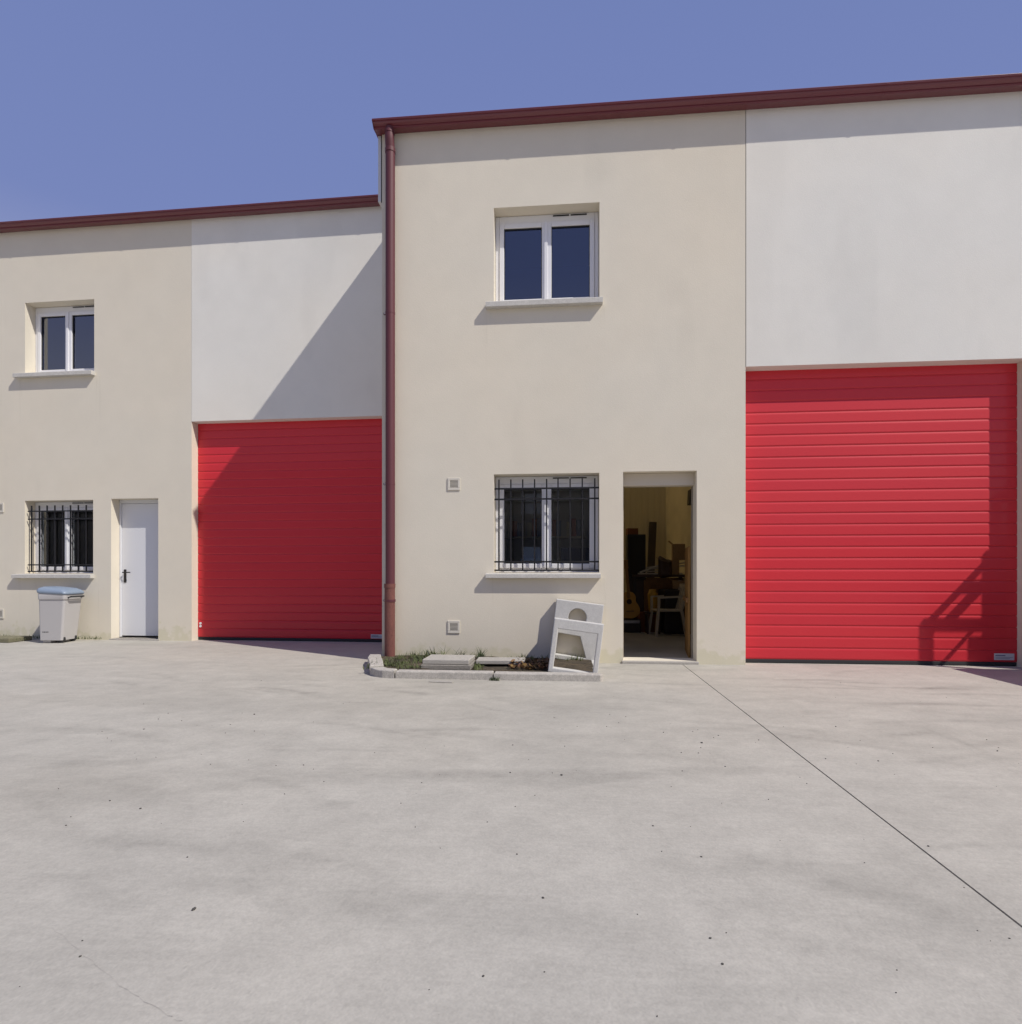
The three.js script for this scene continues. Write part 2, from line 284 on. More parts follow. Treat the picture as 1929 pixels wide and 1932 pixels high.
// ---------------------------------------------------------------- right-hand unit
{
  const b = thing('warehouse_unit', 'taller looking near unit with open doorway, beige render and maroon gutter', 'building');
  const X0 = -2.268, XJ = 2.156, XG = 5.285, top = 6.6, T = .28;
  const holes = [[-.856, .437, 4.427, 5.597], [-.856, .434, 1.10, 2.31], [.72, 1.59, .035, 2.319]];
  mesh('wall', wallGeo(X0, XJ, -.06, top, holes, -T, 0, COVER), M.beige, b);
  mesh('wall', wallGeo(XG, 9.5, -.06, top, [[6.4, 7.7, 4.427, 5.597], [6.4, 7.7, 1.1, 2.31]], -T, 0, COVER), M.beige, b);
  mesh('wall_panel', wallGeo(XJ + .007, XG - .001, 3.545, top, [], -T, .003, COVER), M.white, b).userData.label = 'smooth off-white panel above the red door';
  mesh('joint_strip', box(XJ + .0005, XJ + .0065, 3.55, top - .01, -.1, -.012), M.darkgap, b);
  // shell: sides, back, roof, floors, partitions
  mesh('side_wall', box(X0 + .002, X0 + .25, -.06, 6.55, -12, -T - .002), M.beigeFar, b);
  mesh('side_wall', box(9.25, 9.5, -.06, 6.55, -12, -T - .002), M.beigeFar, b);
  mesh('back_wall', box(X0 + .25, 9.25, -.06, 6.55, -12, -11.75), M.room, b);
  for (const [a, c, d, e] of [[-2.355, 9.595, -.6, .04], [-2.355, .62, -3.6, -.6], [-2.355, -1.9, -6.7, -3.6], [2.3, 9.595, -6.7, -.6], [-2.355, 9.595, -12.36, -6.7]]) mesh('roof', box(a, c, 6.64, 6.76, d, e), M.roof, b);
  for (const [a, c, d, e] of [[-1.9, 2.3, -6.7, -3.6], [.62, 2.3, -3.6, -.6]]) mesh('skylight', box(a, c, 6.69, 6.695, d, e), new THREE.MeshPhysicalMaterial({ color: lin(.95, .86, .66), roughness: .05, transmission: 1, thickness: 0 }), b);
  mesh('verge_flashing', [box(X0 - .075, X0 - .002, 6.60, 6.775, -12.3, .02)], M.maroon, b);
  mesh('side_trim', [rbox(X0 - .058, X0 - .02, 5.77, 6.598, -1.5, -.02, .004)], M.trim, b).userData.label = 'narrow white cladding edge above the lower roof';
  mesh('side_gap', box(X0 - .019, X0 + .001, 5.77, 6.598, -1.5, -.03), M.black, b);
  mesh('floor', box(X0 + .25, 9.25, -.06, .012, -11.75, -T - .002), M.intFloor, b);
  mesh('ceiling', box(X0 + .25, .53, 2.95, 3.1, -3.6, -T - .002), M.intWall, b);
  mesh('partition', box(2.38, 2.5, .012, 6.55, -11.75, -T - .002), M.intWall, b);
  mesh('partition', box(X0 + .25, 2.38, .012, 6.55, -6.95, -6.8), M.intWall, b);
  for (const [y0, y1, z0, z1] of [[.012, 1.25, -3.6, -T - .002], [2.4, 6.64, -3.6, -T - .002], [1.25, 2.4, -1.0, -T - .002], [1.25, 2.4, -3.6, -2.8]]) mesh('partition', box(.53, .61, y0, y1, z0, z1), M.room, b);
  mesh('inner_window', box(.568, .572, 1.25, 2.4, -2.8, -1.0), M.glassClear, b);
  mesh('partition', box(X0 + .25, .53, .012, 2.95, -3.28, -3.2), M.room, b);
  mesh('partition', box(X0 + .25, .53, 3.1, 6.64, -3.6, -3.5), M.room, b);
  mesh('partition', box(X0 + .252, X0 + .26, 3.1, 6.638, -3.5, -T - .002), M.room, b);
  for (let i = 0; i < 13; i++) mesh('wall_board', box(.63 + i * .135, .63 + i * .135 + .128, .03, 6.4, -6.798, -6.782), M.intPanel, b);
  gutter(b, X0 - .062, 9.7, 6.592, true);

  // downpipe at the corner
  const dp = part('downpipe', b), px = -2.14, pz = .075;
  mesh('outlet', new THREE.CylinderGeometry(.056, .062, .07, 20).translate(px, 6.56, .10), M.maroonPipe, dp);
  const curve = new THREE.CatmullRomCurve3([[px, 6.54, .10], [px, 6.46, .10], [px, 6.40, .088], [px, 6.34, pz], [px, 6.28, pz]].map(p => new THREE.Vector3(...p)));
  mesh('elbow', new THREE.TubeGeometry(curve, 18, .057, 18), M.maroonPipe, dp);
  mesh('collar', new THREE.CylinderGeometry(.064, .064, .05, 22).translate(px, 6.33, pz), M.maroonPipe, dp);
  mesh('pipe', new THREE.CylinderGeometry(.058, .058, 5.36, 24).translate(px, 3.62, pz), M.maroonPipe, dp);
  mesh('lower_pipe', new THREE.CylinderGeometry(.064, .064, .93, 24).translate(px - .006, .475, pz), M.castPipe, dp).userData.label = 'rusty brown cast lower length of the downpipe';
  mesh('socket', new THREE.CylinderGeometry(.069, .069, .05, 24).translate(px - .006, .935, pz), M.castPipe, dp);
  for (const y of [4.32, 2.2, .75]) { mesh('bracket', [new THREE.CylinderGeometry(.0605 + (y < 1 ? .006 : 0), .0605 + (y < 1 ? .006 : 0), .028, 22).translate(px, y, pz), box(px - .09, px - .05, y - .012, y + .012, pz - .03, pz - .015)], M.maroonPipe, dp); mesh('bracket_bolt', new THREE.SphereGeometry(.009, 8, 6).translate(px - .072, y, pz - .01), M.pvc, dp); }

  makeWindow(b, -.856, .437, 4.427, 5.597, .185, [-.948, .472, 4.345, 4.425], M.glass);
  makeWindow(b, -.856, .434, 1.10, 2.31, .185, [-.948, .447, 1.03, 1.098], M.glassClear);
  makeGrille(b, [-.796, -.648, -.501, -.354, -.206, -.066, .082, .230, .382], [2.134, 2.003, 1.231, 1.126], 2.25, 1.13, -.04);
  ventGrille(b, -1.433, -1.275, 2.119, 2.273); ventGrille(b, -1.433, -1.278, .344, .501);

  // open doorway: fixed header, frame lining, threshold
  const d = part('doorway', b);
  mesh('header', rbox(.722, 1.588, 2.165, 2.317, -.27, -.13, .006), std(lin(.60, .54, .45), .7), d);
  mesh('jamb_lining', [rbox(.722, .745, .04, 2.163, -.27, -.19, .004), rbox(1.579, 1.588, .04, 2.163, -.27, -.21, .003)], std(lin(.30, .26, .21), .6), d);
  mesh('threshold', rbox(.70, 1.61, -.03, .034, -.30, .045, .012), M.kerb, d);

  const gd = garageDoor(b, XJ + .002, XG - .002, .0, 3.575, -.165, .1345);
  for (const gx of [XJ + .0025, XG - .02]) mesh('door_guide', box(gx, gx + .0175, .0, 3.54, -.26, -.23), M.black, gd);
  stickerOn(gd, 5.03, 5.25, .073, .151, -.165);
}

// ---------------------------------------------------------------- left-hand unit, set back
const LX = -2.2, LZ = -1.65, LR = THREE.MathUtils.degToRad(-1.2);
{
  const b = thing('warehouse_unit', 'set-back far unit with closed white door and shaded red garage door', 'building', [LX, 0, LZ], LR);
  const X0 = -10.5, XJ = -3.741, XG = -.42, X1 = -.07, top = 6.768, T = .28;
  const holes = [[-6.70, -5.447, 4.40, 5.572], [-6.705, -5.466, 1.085, 2.289], [-5.147, -4.318, .02, 2.301]];
  mesh('wall', wallGeo(X0, XJ, -.06, top, holes, -T, 0, COVER), M.beigeFar, b);
  mesh('wall_panel', wallGeo(XJ + .002, X1, 3.52, top, [], -T, .003, COVER), M.whiteFar, b).userData.label = 'smooth off-white panel crossed by a diagonal shadow';
  mesh('wall', wallGeo(XG, X1, -.06, 3.518, [], -T, 0, COVER), M.beige, b);
  mesh('side_wall', box(X0 + .002, X0 + .25, -.06, 6.72, -10, -T - .002), M.beige, b);
  mesh('back_wall', box(X0 + .25, X1, -.06, 6.72, -10, -9.75), M.room, b);
  mesh('roof', box(X0 - .05, X1 - .02, 6.83, 6.93, -10.2, .0), M.roof, b);
  mesh('floor', box(X0 + .25, X1, -.06, .01, -9.75, -T - .002), M.intFloor, b);
  mesh('ceiling', box(X0 + .25, -3.6, 2.95, 3.1, -5.5, -T - .002), M.room, b);
  mesh('partition', box(-3.6, -3.5, .01, 6.72, -9.75, -T - .002), M.room, b);
  mesh('partition', box(X0 + .25, -3.6, .01, 6.72, -5.6, -5.5), M.room, b);
  mesh('partition', box(X0 + .25, -3.6, 3.1, 6.72, -3.1, -3.0), M.room, b);
  mesh('partition', box(-5.32, -5.24, .01, 2.95, -5.5, -T - .002), M.room, b);
  gutter(b, X0 - .1, X1 - .16, 6.757, false);
  mesh('end_bracket', [rbox(X1 - .155, X1 - .115, 6.70, 6.92, .01, .19, .006)], M.trim, b);
  makeWindow(b, -6.70, -5.447, 4.40, 5.572, .185, [-6.845, -5.43, 4.318, 4.398], M.glass);
  makeWindow(b, -6.705, -5.466, 1.085, 2.289, .185, [-6.87, -5.445, 1.005, 1.083], M.glassClear);
  makeGrille(b, Array.from({ length: 9 }, (_, i) => -6.62 + i * .142), [2.115, 1.985, 1.225, 1.115], 2.21, 1.12, -.04);
  ventGrille(b, -7.25, -7.085, 2.10, 2.26); ventGrille(b, -7.25, -7.085, .33, .49);
  const d = part('door', b);
  mesh('leaf', rbox(-5.115, -4.35, .05, 2.24, -.235, -.19, .006), M.doorWhite, d);
  mesh('door_frame', [rbox(-5.145, -5.117, .03, 2.299, -.26, -.17, .004), rbox(-4.348, -4.320, .03, 2.299, -.26, -.17, .004), rbox(-5.116, -4.349, 2.243, 2.299, -.26, -.17, .004)], M.doorWhite, d);
  mesh('handle', [rbox(-5.075, -5.03, .93, 1.15, -.189, -.181, .004), bar([-5.052, 1.10, -.185], [-5.052, 1.10, -.13], .009), bar([-5.055, 1.10, -.13], [-4.92, 1.10, -.13], .009)], M.black, d);
  mesh('threshold', rbox(-5.17, -4.29, -.03, .02, -.25, .02, .008), M.kerb, d);
  const gd = garageDoor(b, XJ + .003, XG - .003, .0, 3.545, -.155, .1345);
  stickerOn(gd, -.825, -.60, .06, .125, -.155);
  mesh('bell_button', [new THREE.CylinderGeometry(.02, .02, .01, 14).rotateX(Math.PI / 2).translate(-3.69, .27, -.148), new THREE.CylinderGeometry(.02, .02, .01, 14).rotateX(Math.PI / 2).translate(-3.69, .225, -.148)], M.pvc, gd);
}
const L2W = (x, y, z) => { const v = new THREE.Vector3(x, y, z).applyAxisAngle(new THREE.Vector3(0, 1, 0), LR); return [v.x + LX, v.y, v.z + LZ]; };

// ---------------------------------------------------------------- kerb, bed, weeds
function kerbPiece(outline, h, jitter) { // outline in (x,z)
  const s = new THREE.Shape(outline.map(([x, z]) => new THREE.Vector2(x, -z)));
  const g = new THREE.ExtrudeGeometry(s, { depth: h, bevelEnabled: true, bevelThickness: .012, bevelSize: .012, bevelOffset: -.012, bevelSegments: 2 }).rotateX(-Math.PI / 2);
  return g.translate(0, -.012, 0);
}
{
  const k = thing('kerb', 'short concrete kerb curving round the bed below the downpipe', 'kerb');
  const kz0 = 1.115, kz1 = 1.24, kh = .076;
  mesh('kerb_stone', kerbPiece([[-1.735, kz1], [-.722, kz1 + .004], [-.722, kz0], [-1.735, kz0]], kh), M.kerb, k);
  mesh('kerb_stone', kerbPiece([[-.708, kz1 + .004], [.37, kz1], [.40, kz1 - .05], [.36, kz0], [-.708, kz0]], kh - .004), M.kerb, k);
  mesh('kerb_stone', kerbPiece([[-1.75, kz1], [-1.75, kz0], [-1.86, 1.075], [-1.93, 1.0], [-2.06, 1.07], [-1.97, 1.17], [-1.88, 1.22]], kh + .006), M.kerb, k);
  mesh('kerb_stone', kerbPiece([[-1.94, .985], [-2.05, .66], [-2.22, .20], [-2.36, .20], [-2.30, .45], [-2.18, .76], [-2.07, 1.055]], kh + .025), M.kerb, k);
  const soilG = new THREE.PlaneGeometry(2.95, 1.12, 60, 22).rotateX(-Math.PI / 2).translate(-.775, .05, .56);
  const p = soilG.attributes.position; for (let i = 0; i < p.count; i++) { const x = p.getX(i), z = p.getZ(i); const fade = ss(.7, .3, x); const xi = Math.max(x, z > .98 ? -1.9 + (z - .98) * .9 : -2.235 + (z - .15) * .36), xo = Math.min(xi, .33); p.setX(i, xo); p.setY(i, (.035 + .05 * fbm(x * 4, z * 4, 501, 3)) * (.25 + .75 * fade)); }
  soilG.computeVertexNormals();
  tag(mesh('soil_bed', soilG, M.soil, scene), 'strip of bare brown soil between kerb and near unit', 'soil', 'structure');
}
const bladeGeo = (list) => { // list of [x,y,z,height,lean angle,lean,width]
  const P = [], N = [], I = [];
  for (const [x, y, z, h, a, l, w] of list) {
    const cx = Math.cos(a), cz = Math.sin(a), b = P.length / 3;
    const q = [[0, w], [.5, w * .8], [1, 0.15 * w]];
    for (const [t, ww] of q) { const o = l * t * t; for (const s of [-1, 1]) P.push(x + cx * o - cz * ww * s, y + h * t * (1 - .25 * l / (h + .001) * t), z + cz * o + cx * ww * s); }
    I.push(b, b + 1, b + 2, b + 2, b + 1, b + 3, b + 2, b + 3, b + 4, b + 4, b + 3, b + 5);
  }
  const g = new THREE.BufferGeometry(); g.setAttribute('position', new THREE.Float32BufferAttribute(P, 3)); g.setIndex(I); g.computeVertexNormals(); return g;
};
const leafMat = (r, g, b) => new THREE.MeshPhysicalMaterial({ color: lin(r, g, b), roughness: .8, transmission: .3, thickness: 0, side: THREE.DoubleSide });
M.weed = leafMat(.13, .16, .045); M.weedDark = leafMat(.07, .095, .03); M.litter = std(lin(.17, .10, .05), .95, { side: THREE.DoubleSide });
{
  const list = [], dark = [];
  const tuft = (x, z, n, h, arr = list, sp = .05) => { for (let i = 0; i < n; i++) arr.push([x + rr(-sp, sp), .05, z + rr(-sp, sp), h * rr(.5, 1.2), rr(0, 6.3), h * rr(.2, 1), rr(.002, .006)]); };
  for (let i = 0; i < 60; i++) tuft(rr(-2.15, -1.52), rr(.12, 1.06), 14, rr(.03, .09), rnd() < .75 ? list : dark);
  for (let i = 0; i < 18; i++) tuft(rr(-1.9, -1.0), rr(.03, .12), 10, rr(.05, .14), rnd() < .5 ? list : dark, .03);
  for (let i = 0; i < 14; i++) tuft(rr(-1.02, -.86), rr(.35, 1.0), 10, rr(.04, .09), list);
  for (let i = 0; i < 8; i++) tuft(-.97 + rr(-.03, .03), rr(.1, .4), 10, rr(.08, .18), dark, .02);
  for (let i = 0; i < 22; i++) tuft(rr(-.85, .2), rr(.04, .25), 9, rr(.03, .09), rnd() < .5 ? list : dark);
  for (let i = 0; i < 6; i++) tuft(rr(-.8, -.4), rr(.9, 1.08), 7, rr(.03, .05), list);
  tag(mesh('bed_grass', bladeGeo(list), M.weed, scene), 'low green grass and weeds growing in the kerbed bed', 'grass', 'stuff');
  tag(mesh('bed_weeds', bladeGeo(dark), M.weedDark, scene), 'darker straggling weeds along the foot of the near wall', 'weeds', 'stuff');
  const w = []; for (let i = 0; i < 40; i++) { w.push([-1.25 + .55 + rr(-.05, .05) * 1 - .0, .0, 1.25 + rr(0, .03), rr(.02, .05), rr(0, 6.3), rr(.01, .05), rr(.003, .007)]); }
  tag(mesh('kerb_weed', bladeGeo(w), M.weedDark, scene), 'small weed sprouting at the foot of the kerb', 'weed');
  // left bed weeds
  const lw = []; for (let i = 0; i < 420; i++) { const [x, , z] = L2W(rr(-8.0, -5.25), 0, rr(.03, .16)); lw.push([x, .02, z, rr(.02, .075), rr(0, 6.3), rr(.01, .07), rr(.002, .006)]); }
  for (let i = 0; i < 240; i++) { const [x, , z] = L2W(rr(-8.0, -6.3), 0, rr(.1, .5)); lw.push([x, .035, z, rr(.01, .045), rr(0, 6.3), rr(.01, .05), rr(.002, .006)]); }
  tag(mesh('wall_foot_weeds', bladeGeo(lw), M.weedDark, scene), 'dull green weeds along the wall beside the grey bin', 'weeds', 'stuff');
  // dead leaves by the concrete box
  const g = new THREE.CircleGeometry(.028, 6), n = 260, im = new THREE.InstancedMesh(g, M.litter, n), t = new THREE.Object3D();
  const col = new THREE.Color();
  for (let i = 0; i < n; i++) { t.position.set(-.40 + rr(-.17, .25), .075 + rr(0, .05), .75 + rr(-.25, .3)); t.rotation.set(-Math.PI / 2 + rr(-.9, .9), rr(-.9, .9), rr(0, 6)); t.scale.set(rr(.4, 1.1), rr(.4, 1.3), 1); t.updateMatrix(); im.setMatrixAt(i, t.matrix); const f = rr(.3, 1.5); im.setColorAt(i, col.setRGB(f, f * rr(.8, 1.1), f * rr(.6, 1.2))); }
  im.name = numbered('dead_leaves'); shade(im); scene.add(im); tag(im, 'heap of brown dead leaves beside the leaning concrete box', 'leaves', 'stuff');
}
// loose slabs in the bed
{
  const s1 = tag(mesh('concrete_slab', rbox(-.27, .27, -.026, .026, -.2, .2, .008), M.slabOld, scene), 'lower slab of the two stacked in the kerbed bed', 'slab'); s1.position.set(-1.255, .085, .83); s1.rotation.y = .02;
  const s2 = tag(mesh('concrete_slab', rbox(-.265, .245, -.026, .026, -.2, .2, .010), M.kerb, scene), 'upper pale slab of the two stacked in the kerbed bed', 'slab'); s2.position.set(-1.245, .1385, .80); s2.rotation.y = -.015;
  const s3 = tag(mesh('concrete_slab', rbox(-.27, .27, -.022, .022, -.13, .13, .008), M.kerb, scene), 'single pale slab lying in soil beside the concrete box', 'slab'); s3.position.set(-.70, .105, .62); s3.rotation.y = .03;
  const fl = tag(mesh('flat_board', rbox(-.12, .12, 0, .008, -.03, .03, .003), M.kerb, scene), 'thin flat pale strip on the concrete before the kerb', 'strip'); fl.position.set(-1.22, .001, 1.40); fl.rotation.y = -.08;
  const [ax, ay, az] = L2W(-7.35, .035, .36);
  const s4 = tag(mesh('mossy_slab', rbox(-.95, .95, -.035, .035, -.2, .2, .014), std(0xffffff, .95, { map: speck(.22, .205, .13, .9, 95), bumpMap: grainTex([2, 2]), bumpScale: .006 }), scene), 'mossy old slab at the wall foot left of the bin', 'slab'); s4.position.set(ax, ay, az); s4.rotation.y = LR;
}

// ---------------------------------------------------------------- concrete box leaning by the door
{
  const b = thing('concrete_box', 'leaning pale concrete box frame with round hole, beside open doorway', 'concrete box', [.095, .035, .93]);
  b.rotation.set(0, -.02, -.125);
  const w = .255, fh = .565, t = .085, zb = -.905;
  const ring = rectShape(-w, w, 0, fh);
  ring.holes.push(new THREE.Path([[-w + .05, .05], [-w + .05, fh - .105], [w - .05, fh - .105], [w - .05, .05]].map(p => new THREE.Vector2(...p))));
  const bev = { bevelEnabled: true, bevelThickness: .008, bevelSize: .008, bevelOffset: -.008, bevelSegments: 2 };
  mesh('front_frame', new THREE.ExtrudeGeometry(ring, { depth: t, ...bev }).translate(0, 0, .08), M.concreteBlock, b);
  const back = rectShape(-w - .03, w + .03, 0, .715); const hole = new THREE.Path(); hole.absarc(-.01, .525, .108, 0, Math.PI * 2, true); back.holes.push(hole);
  back.holes.push(new THREE.Path([[-.215, .055], [-.215, .315], [.05, .305], [.15, .055]].map(p => new THREE.Vector2(...p))));
  mesh('back_plate', new THREE.ExtrudeGeometry(back, { depth: t, curveSegments: 28, ...bev }).translate(0, 0, zb), M.concreteBlock, b);
  mesh('side_panel', rbox(-w + .002, -w + .04, .005, fh - .08, zb + .095, .07, .006), M.concreteBlock, b);
  mesh('side_rail', rbox(w - .04, w - .002, .003, .05, zb + .095, .07, .006), M.concreteBlock, b);
}

// ---------------------------------------------------------------- bin by the left wall
{
  const [x, , z] = L2W(-5.74, 0, .36);
  const b = thing('waste_bin', 'pale grey plastic waste bin with blue-grey lid by the far unit', 'bin', [x, .012, z], .10);
  const rounded = (w, d, r, n = 5) => { const p = []; for (const [cx, cz, a0] of [[w - r, d - r, 0], [-w + r, d - r, 1], [-w + r, -d + r, 2], [w - r, -d + r, 3]]) for (let i = 0; i <= n; i++) { const a = (a0 + i / n) * Math.PI / 2; p.push([cx + r * Math.cos(a), cz + r * Math.sin(a)]); } return p; };
  const loft = (rings, cap0, cap1) => {
    const P = [], I = [], n = rings[0].pts.length;
    for (const q of rings) for (const [px, pz] of q.pts) P.push(px + (q.dx || 0), q.y + (q.tilt || 0) * px, pz);
    for (let k = 0; k < rings.length - 1; k++) for (let i = 0; i < n; i++) { const a = k * n + i, c = k * n + (i + 1) % n, d = a + n, e = c + n; I.push(a, d, c, c, d, e); }
    for (const [on, k, flip] of [[cap0, 0, true], [cap1, rings.length - 1, false]]) if (on) { const c = P.length / 3; const q = rings[k]; P.push(q.dx || 0, q.y, 0); for (let i = 0; i < n; i++) { const a = k * n + i, e = k * n + (i + 1) % n; flip ? I.push(c, a, e) : I.push(c, e, a); } }
    const g = new THREE.BufferGeometry(); g.setAttribute('position', new THREE.Float32BufferAttribute(P, 3)); g.setIndex(I); const f = g.toNonIndexed(); g.computeVertexNormals(); return g;
  };
  const body = std(lin(.47, .455, .45), .5), lid = std(lin(.23, .29, .38), .42), dark = std(lin(.03, .03, .032), .6);
  const R = (w, d, r, y, dx, tilt) => ({ pts: rounded(w, d, r), y, dx, tilt });
  mesh('body', loft([R(.172, .165, .03, .03, .0), R(.175, .168, .03, .035, .0), R(.203, .195, .035, .66, .03), R(.203, .195, .035, .665, .03), R(.214, .208, .04, .672, .034), R(.218, .212, .04, .76, .036), R(.20, .20, .04, .765, .036)], true, true), body, b);
  mesh('lid', loft([R(.20, .195, .05, .752, .036, -.05), R(.226, .22, .05, .758, .036, -.07), R(.232, .226, .05, .79, .036, -.09), R(.215, .21, .06, .825, .033, -.11), R(.165, .16, .06, .852, .028, -.1), R(.07, .07, .04, .862, .025, -.1)], true, true), lid, b);
  mesh('handle', [bar([.295, .71, -.14], [.295, .71, .14], .013), bar([.235, .69, -.14], [.295, .71, -.14], .011), bar([.235, .69, .14], [.295, .71, .14], .011)], dark, b);
  for (const s of [-1, 1]) { const w = mesh('wheel', new THREE.CylinderGeometry(.06, .06, .035, 20).rotateX(Math.PI / 2).translate(.128, .050, s * .12), dark, b); }
  mesh('foot', rbox(-.14, -.02, -.005, .035, -.14, .14, .008), body, b);
  mesh('printed_mark', [0, 1, 2, 3].map(i => box(-.12 + i * .025, -.102 + i * .025, .155, .170, .168, .1745)), dark, b);
}

// ---------------------------------------------------------------- things inside the open doorway
{
  const wood = std(0xffffff, .6, { map: speck(.30, .15, .05, .5, 65) });
  const ply = std(0xffffff, .7, { map: speck(.36, .19, .055, .4, 66) });
  const pale = std(lin(.62, .58, .52), .6);
  const bk = std(lin(.022, .017, .016), .5), bk2 = std(lin(.05, .026, .02), .5);
  const spk = thing('speaker_cabinet', 'tall black cabinet standing at left inside the open doorway', 'cabinet', [1.36, .012, -4.1]);
  mesh('case', rbox(-.17, .17, .95, 1.80, -.16, .16, .01), bk, spk); mesh('stand', rbox(-.14, .14, 0, .948, -.14, .14, .01), bk2, spk); mesh('grille', rbox(-.15, .15, .99, 1.76, .161, .17, .004), M.darkgap, spk);
  const pl = tag(mesh('leaning_board', rbox(-.085, .085, 0, 2.28, -.014, .014, .004), std(lin(.045, .032, .022), .7), scene), 'long dark board leaning against the back wall indoors', 'board'); pl.position.set(1.93, .012, -6.35); pl.rotation.set(-.13, 0, -.06);
  const hs = thing('wall_speaker', 'small black box fixed high on the wall indoors', 'speaker', [2.27, 2.30, -3.5]);
  mesh('case', rbox(-.06, .075, 0, .27, -.1, .1, .012), bk, hs); mesh('bracket', rbox(.076, .11, .1, .16, -.03, .03, .004), M.iron, hs); hs.rotation.z = -.06;
  const tb = thing('work_table', 'dark cluttered work table in the room behind the doorway', 'table', [1.80, .012, -4.15]);
  mesh('top', rbox(-.52, .50, 1.0, 1.05, -.35, .3, .006), bk2, tb); for (const [lx, lz] of [[-.48, -.3], [.46, -.3], [-.48, .25], [.46, .25]]) mesh('leg', box(lx - .03, lx + .03, 0, .998, lz - .03, lz + .03), bk, tb); mesh('apron_panel', rbox(-.46, .44, .12, .99, .12, .15, .004), wood, tb);
  for (let i = 0; i < 4; i++) { const w = tag(mesh('pale_plank', rbox(-.42, .42, -.012, .012, -.04, .04, .004), pale, scene), ['undermost pale plank lying on the cluttered table', 'second pale plank lying on the cluttered table', 'tilted pale plank on the cluttered table', 'topmost pale plank on the cluttered table'][i], 'plank', null, 'planks on the table indoors'); w.position.set(1.80 + [.0, -.12, .08, .1][i], 1.077 + i * .045, -3.95 - i * .08); w.rotation.set(0, rr(-.15, .15), [0, .02, .10, .13][i]); if (i > 1) w.position.y += .02; }
  const bg = tag(mesh('dark_bag', new RoundedBoxGeometry(.22, .34, .2, 4, .06), bk2, scene), 'dark lumpy bag on the table indoors', 'bag'); { const p = bg.geometry.attributes.position; for (let i = 0; i < p.count; i++) { const f = 1 + .7 * (vn(p.getX(i) * 14 + 5, p.getY(i) * 14 + p.getZ(i) * 9, 611) - .5); p.setXYZ(i, p.getX(i) * f, p.getY(i) * f, p.getZ(i) * f); } bg.geometry.computeVertexNormals(); } bg.position.set(1.86, 1.19, -3.78);
  const cs = thing('flight_case', 'big black case with metal corner on the floor indoors', 'case', [2.02, .012, -3.62], .05);
  mesh('body', rbox(-.26, .22, 0, .78, -.25, .25, .02), bk, cs); mesh('latch', rbox(.08, .13, .5, .535, .251, .26, .004), M.steel, cs);
  const ch = thing('plastic_chair', 'white moulded plastic chair in front of the black case', 'chair', [1.78, .012, -3.18], -1.45);
  { // side-on chair with arms
    const cm = std(lin(.50, .44, .35), .5);
    mesh('seat', rbox(-.22, .22, .42, .45, -.22, .22, .012), cm, ch);
    for (const [lx, lz, tx, tz] of [[-.2, .2, -.24, .25], [.2, .2, .24, .25], [-.2, -.2, -.22, -.27], [.2, -.2, .22, -.27]]) mesh('leg', flatBar([tx, 0, tz], [lx, .43, lz], .055, .04), cm, ch);
    mesh('backrest', [flatBar([-.2, .44, -.2], [-.21, .88, -.32], .05, .03), flatBar([.2, .44, -.2], [.21, .88, -.32], .05, .03), flatBar([-.22, .86, -.315], [.22, .86, -.315], .06, .03), ...[-.1, 0, .1].map(x => flatBar([x, .44, -.2], [x, .86, -.31], .045, .02))], cm, ch);
    for (const s of [-1, 1]) mesh('arm', [flatBar([s * .24, .66, .2], [s * .24, .68, -.24], .05, .03), flatBar([s * .22, .43, .2], [s * .24, .67, .2], .05, .035)], cm, ch);
  }
  const yv = tag(mesh('yellow_jug', new THREE.LatheGeometry([[0, 0], [.05, 0], [.075, .04], [.085, .3], [.09, .32], [.07, .34], [.065, .40], [0, .405]].map(p => new THREE.Vector2(...p)), 20), std(lin(.50, .28, .03), .5), scene), 'yellow container standing behind the white plastic chair', 'container'); yv.position.set(1.585, .395, -3.46);
  const st = thing('low_stool', 'dark low stool under the yellow container indoors', 'stool', [1.585, .012, -3.46]);
  mesh('seat', rbox(-.12, .12, .35, .381, -.12, .12, .006), bk2, st); for (const [lx, lz] of [[-.1, -.1], [.1, -.1], [-.1, .1], [.1, .1]]) mesh('leg', box(lx - .015, lx + .015, 0, .349, lz - .015, lz + .015), bk2, st);
  const gt = thing('guitar', 'honey-coloured acoustic guitar standing left inside the open doorway', 'guitar', [1.20, .255, -3.66]); gt.rotation.set(-.22, .1, .06);
  { const s = new THREE.Shape(); s.moveTo(0, 0); s.bezierCurveTo(.17, 0, .2, .12, .17, .2); s.bezierCurveTo(.145, .27, .11, .28, .12, .34); s.bezierCurveTo(.135, .42, .09, .48, 0, .48); s.bezierCurveTo(-.09, .48, -.135, .42, -.12, .34); s.bezierCurveTo(-.11, .28, -.145, .27, -.17, .2); s.bezierCurveTo(-.2, .12, -.17, 0, 0, 0);
    const gm = std(lin(.55, .29, .05), .35);
    mesh('body', new THREE.ExtrudeGeometry(s, { depth: .09, bevelEnabled: true, bevelSize: .006, bevelThickness: .006, bevelSegments: 2 }), gm, gt);
    mesh('sound_hole', new THREE.CylinderGeometry(.048, .048, .004, 24).rotateX(Math.PI / 2).translate(0, .30, .098), std(lin(.05, .02, .01), .8), gt);
    mesh('bridge', rbox(-.07, .07, .11, .135, .097, .107, .003), wood, gt); mesh('neck', rbox(-.026, .026, .36, .92, .085, .108, .004), wood, gt); mesh('headstock', rbox(-.038, .038, .92, 1.08, .08, .10, .005), wood, gt); }
  const dr = thing('plywood_sheet', 'orange brown plywood sheet standing just inside the right jamb', 'plywood', [1.64, .014, -.75], -.14);
